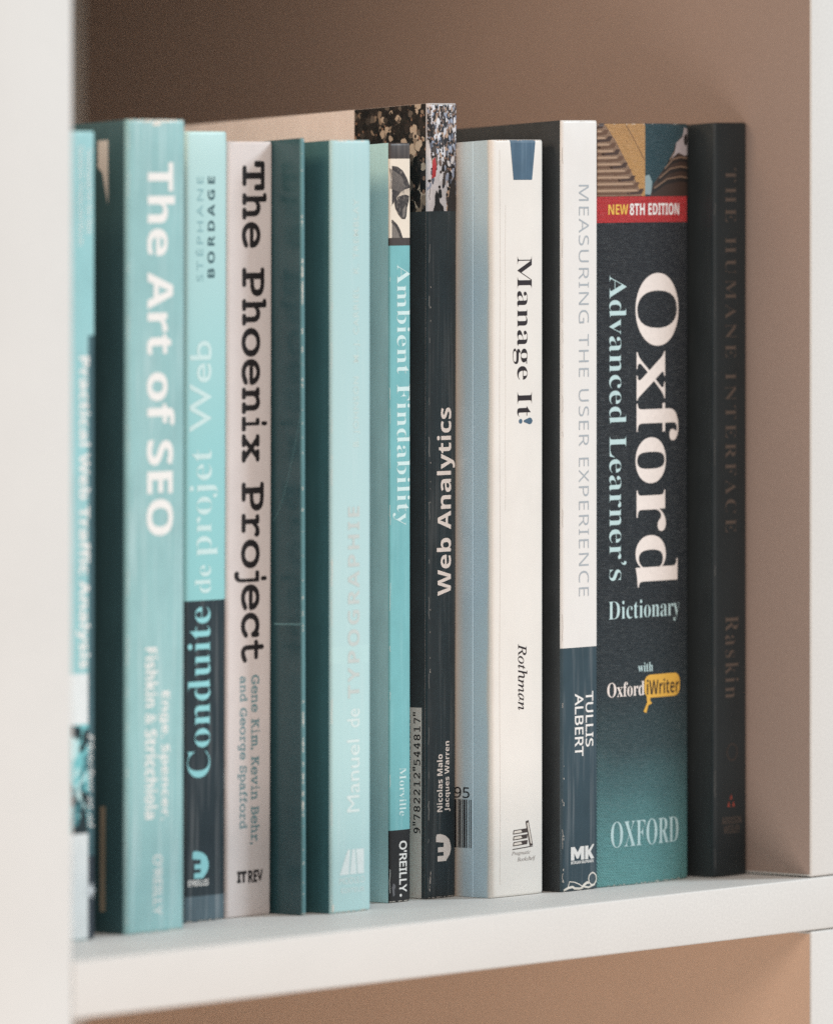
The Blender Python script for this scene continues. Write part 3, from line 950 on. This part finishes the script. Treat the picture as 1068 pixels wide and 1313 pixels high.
# ------------------------------------------------------------------ 10 black and white
MEA = card('measuring_card', (232, 230, 227), 0.42, 0.015)
b = Book('measuring', 'white spined book with black side and torn slate foot, left of the thick charcoal dictionary', MEA,
         card('black_cover', (60, 64, 66), 0.5, 0.08, scuff=0.04), r=(0.9, 0.6), bulge=0.25,
         zones=[(*BOOKS['measuring']['z_dark'][:1], 15.0, *BOOKS['measuring']['z_dark'][2:], card('measuring_slate', (54, 74, 84), 0.4, 0.06, 0.08, scuff=0.05))])
b.text('title', 'MEASURING THE USER EXPERIENCE', 'title', 'down', 'sans', ink('ink_silver', (172, 180, 186)), -0.006, 1.1)
b.text('author_name', 'TULLIS', 'a1', 'down', 'sans', WHITE, 0.014)
b.text('author_name', 'ALBERT', 'a2', 'down', 'sans', WHITE, 0.014)
lb = b.B['logo']
b.decal('publisher_mark', [(*within(lb, [(0, 0), (0, .95), (.16, .95), (.28, .55), (.40, .95), (.56, .95), (.56, 0), (.42, 0), (.42, .5), (.32, .1), (.24, .1), (.14, .5), (.14, 0)]), WHITE),
                           (*within(lb, [(.6, 0), (.6, .95), (.74, .95), (.74, .6), (.94, 1.05), (1.0, 1.0), (.84, .52), (1.0, .02), (.86, -.02), (.74, .35), (.74, 0)]), WHITE)])
b.text('publisher_name', 'MORGAN KAUFMANN', 'p1', 'h', 'bold', WHITE, 0.01)
torn = [(*strip([(.8, .4), (2.5, 1.1), (4.2, 1.3), (5.2, .7), (7.4, .5), (8.6, .8)], .75), CHIP),
        (*strip([(2.2, .9), (3.0, 3.0), (5.0, 2.7), (7.0, 1.9), (8.4, 1.0)], .32, .01), CHIP),
        (*strip([(8.2, .9), (9.2, 1.7), (10.2, 2.2), (11.0, 2.0)], .8, .012), CHIP),
        (*strip([(12.6 + 1.7 * math.cos(t * .52), 3.2 + 1.9 * math.sin(t * .52)) for t in range(-5, 8)], .42, .014), CHIP),
        (*strip([(9, 1.0), (11, .6), (12.4, 1.1), (13.6, 1.4)], .6, .01), CHIP)]
b.decal('torn_foot', torn)
b.wear(CHIP, 41, [(.6, 2, .8, 40, 9, .32), (1, b.H - .3, 14, b.H - .3, 8, .4)])

rub(b, 8, -1, (188, 182, 176), 16, .12)

# ------------------------------------------------------------------ 11 the dictionary
OXB = graded('oxford_linen', [(0, (118, 182, 182)), (14, (112, 172, 174)), (30, (82, 126, 131)), (44, (60, 86, 92)), (62, (46, 60, 67)), (90, (42, 51, 58)), (240, (44, 49, 56))], 0.42, linen=True)
RED = graded('oxford_red', [(0, (206, 58, 62)), (240, (206, 58, 62))], 0.42, linen=True)
b = Book('oxford', 'thick charcoal dictionary with a teal foot, red band and huge white lettering', OXB, card('oxford_cover', (52, 58, 62)),
         r=(1.4, 3.4), bulge=2.0, W=41.0, zones=[(*BOOKS['oxford']['z_red'], RED)])
OW = ink('ink_oxford_white', (240, 231, 225), 0.45, 0.15, (160, 156, 152))
OC = ink('ink_oxford_cyan', (196, 224, 226), 0.45, 0.15, (130, 150, 152))
b.text('title', 'Oxford', 'ox', 'down', 'serif', OW, -0.004)
b.text('title', "Advanced Learner’s", 'al', 'down', 'serif', OC, -0.010)
b.text('title', 'Dictionary', 'dic', 'h', 'serif', OC, -0.011)
b.text('edition_band_text', 'NEW', 'new', 'h', 'bold', ink('ink_yellow', (232, 190, 84)))
b.text('edition_band_text', '8TH EDITION', 'ed', 'h', 'bold', WHITE)
b.text('feature_note', 'with', 'with_', 'h', 'serif', OC, -0.004)
b.text('feature_note', 'Oxford', 'ox2', 'h', 'serif', OW, -0.004)
a0, a1, c0, c1 = b.B['bub']
bub = []
for (cu, cv, s0) in ((a1 - 2.6, c1 - 2.6, 0), (a0 + 2.6, c1 - 2.6, 90), (a0 + 2.6, c0 + 2.6, 180), (a1 - 2.6, c0 + 2.6, 270)):
    for i in range(7):
        t = math.radians(s0 + 15 * i)
        bub.append((cu + 2.6 * math.cos(t), cv + 2.6 * math.sin(t)))
YEL = ink('label_yellow', (226, 178, 78))
tb = b.B['tail']
b.decal('feature_badge', [(*poly(bub), YEL), (*within(tb, [(.15, .1), (.5, .62), (.42, 1.2), (.85, 1.2), (.8, .7), (1.0, .55), (.62, .45), (.42, .0)], .01), YEL)])
b.text('feature_note', 'iWriter', 'iw', 'h', 'bold', ink('ink_badge', (52, 44, 40)), -0.004, lift=0.11)
b.text('publisher_name', 'OXFORD', 'ox3', 'h', 'serif', OC, -0.009)
# the two photographs at its head
p1, p2 = (*b.B['z_p1'][:2], b.B['z_p1'][2], b.H - .1), (b.B['z_p2'][0], b.W - .3, b.B['z_p2'][2], b.H - .1)
SKY = graded('photo_sky', [(210, (214, 166, 104)), (240, (206, 160, 108))], 0.42, linen=True)
STN = [graded('photo_stone_a', [(0, (150, 118, 92)), (240, (158, 128, 106))], 0.45, linen=True), ink('photo_stone_b', (104, 76, 58)), ink('photo_stone_c', (70, 50, 42)), ink('photo_stone_d', (176, 148, 124))]
ph = [(*rect(*p1), SKY), (*within(p1, [(0, 0), (.93, 0), (.86, .12), (.72, .32), (.55, .55), (.38, .78), (.18, 1), (0, 1)], .01), STN[0])]
for i in range(11):
    y = i / 11
    x = .93 - .86 * y ** .92
    ph.append((*within(p1, [(x - .30, y + .015), (x, y + .03), (x + .045, y + .10), (x - .04, y + .10), (x - .08, y + .06), (x - .32, y + .05)], .02), STN[2 - i % 2]))
    ph.append((*within(p1, [(0, y + .02), (x - .25, y + .02), (x - .25, y + .05), (0, y + .05)], .02), STN[1]))
    ph.append((*within(p1, [(0, y + .065), (x - .1, y + .065), (x - .1, y + .09), (0, y + .09)], .02), STN[3]))
ph.append((*strip([(p[0], p[1]) for p in within(p1, [(.6, .98), (.75, .8), (.98, .5)])[0]], .22, .02), STN[1]))
b.decal('stair_photo', ph)
NIGHT = graded('photo_night', [(0, (48, 78, 86)), (240, (50, 82, 92))], 0.42, linen=True)
DOM, DOM2, LAN, RIB = ink('photo_dome', (62, 48, 42)), ink('photo_dome_dark', (38, 34, 33)), ink('photo_lantern', (176, 168, 170)), ink('photo_rib', (134, 110, 92))
ph = [(*rect(*p2), NIGHT),
      (*within(p2, [(0, .03), (.12, .02), (.14, .2), (.08, .3), (0, .28)], .008), ink('photo_mist', (140, 160, 164))),
      (*within(p2, [(.1, 0), (.16, .16), (.3, .30), (.46, .44), (.58, .56), (.64, .72), (.8, .84), (1, .9), (1, 0)], .01), DOM)]
for i, y in enumerate((.06, .2, .33, .45)):
    ph.append((*strip([(p[0], p[1]) for p in within(p2, [(.14 + .11 * i, y), (.42 + .06 * i, y + .13), (.75, y + .17), (1.0, y + .15)])[0]], 1.3 - .2 * i, .02), DOM2))
    ph.append((*strip([(p[0], p[1]) for p in within(p2, [(.18 + .11 * i, y + .05), (.46 + .06 * i, y + .18), (.75, y + .21), (1.0, y + .19)])[0]], .42, .03), RIB))
ph.append((*within(p2, [(.55, .52), (.62, .60), (.66, .74), (.80, .82), (.84, .95), (1, .92), (1, .58), (.85, .56), (.7, .6)], .035), LAN))
ph.append((*oval(p2[0] + .88 * (p2[1] - p2[0]), p2[2] + .78 * (p2[3] - p2[2]), 1.1, 1.9, .045), DOM2))
b.decal('dome_photo', ph)
b.wear(CHIP, 51, [(.5, .3, 38, .3, 30, .4), (1, b.H - .2, 37, b.H - .2, 18, .4)])

rub(b, 9, -1, (140, 144, 146), 24)

# ------------------------------------------------------------------ 12 the black one in the corner
HUM = card('humane_card', (35, 44, 48), 0.5, 0.06)
b = Book('humane', 'plain black book with dim brown lettering, standing against the right divider', HUM, card('humane_cover', (56, 62, 64), 0.5, 0.06),
         r=(1.2, 1.2), bulge=0.6, W=14.4)
DIM = ink('ink_dim_bronze', (92, 83, 77))
b.text('title', 'THE HUMANE INTERFACE', 'title', 'down', 'serif', DIM, -0.012, 1.3)
b.text('author_name', 'Raskin', 'author', 'down', 'serif', DIM, -0.011, 1.2)
b.text('publisher_name', 'ADDISON', 'p1', 'h', 'bold', DIM, -0.01)
b.text('publisher_name', 'WESLEY', 'p2', 'h', 'bold', DIM, -0.01)
tb = b.B['tri']
RDM = ink('mark_red', (158, 72, 60))
b.decal('publisher_mark', [(*within(tb, [(.35, .6), (.65, .6), (.5, 1)]), RDM), (*within(tb, [(.0, .05), (.35, .05), (.2, .5)]), RDM), (*within(tb, [(.65, .05), (1, .05), (.8, .5)]), RDM)])
a0, a1, c0, c1 = b.B['ring']
cu, cv = (a0 + a1) / 2, (c0 + c1) / 2
b.decal('round_emblem', [(*strip([(cu + 2.2 * math.cos(i * .35), cv + 2.6 * math.sin(i * .35)) for i in range(19)], .5), ink('emblem_dim', (62, 58, 56)))])
rub(b, 5, -1, (84, 86, 86), 14)
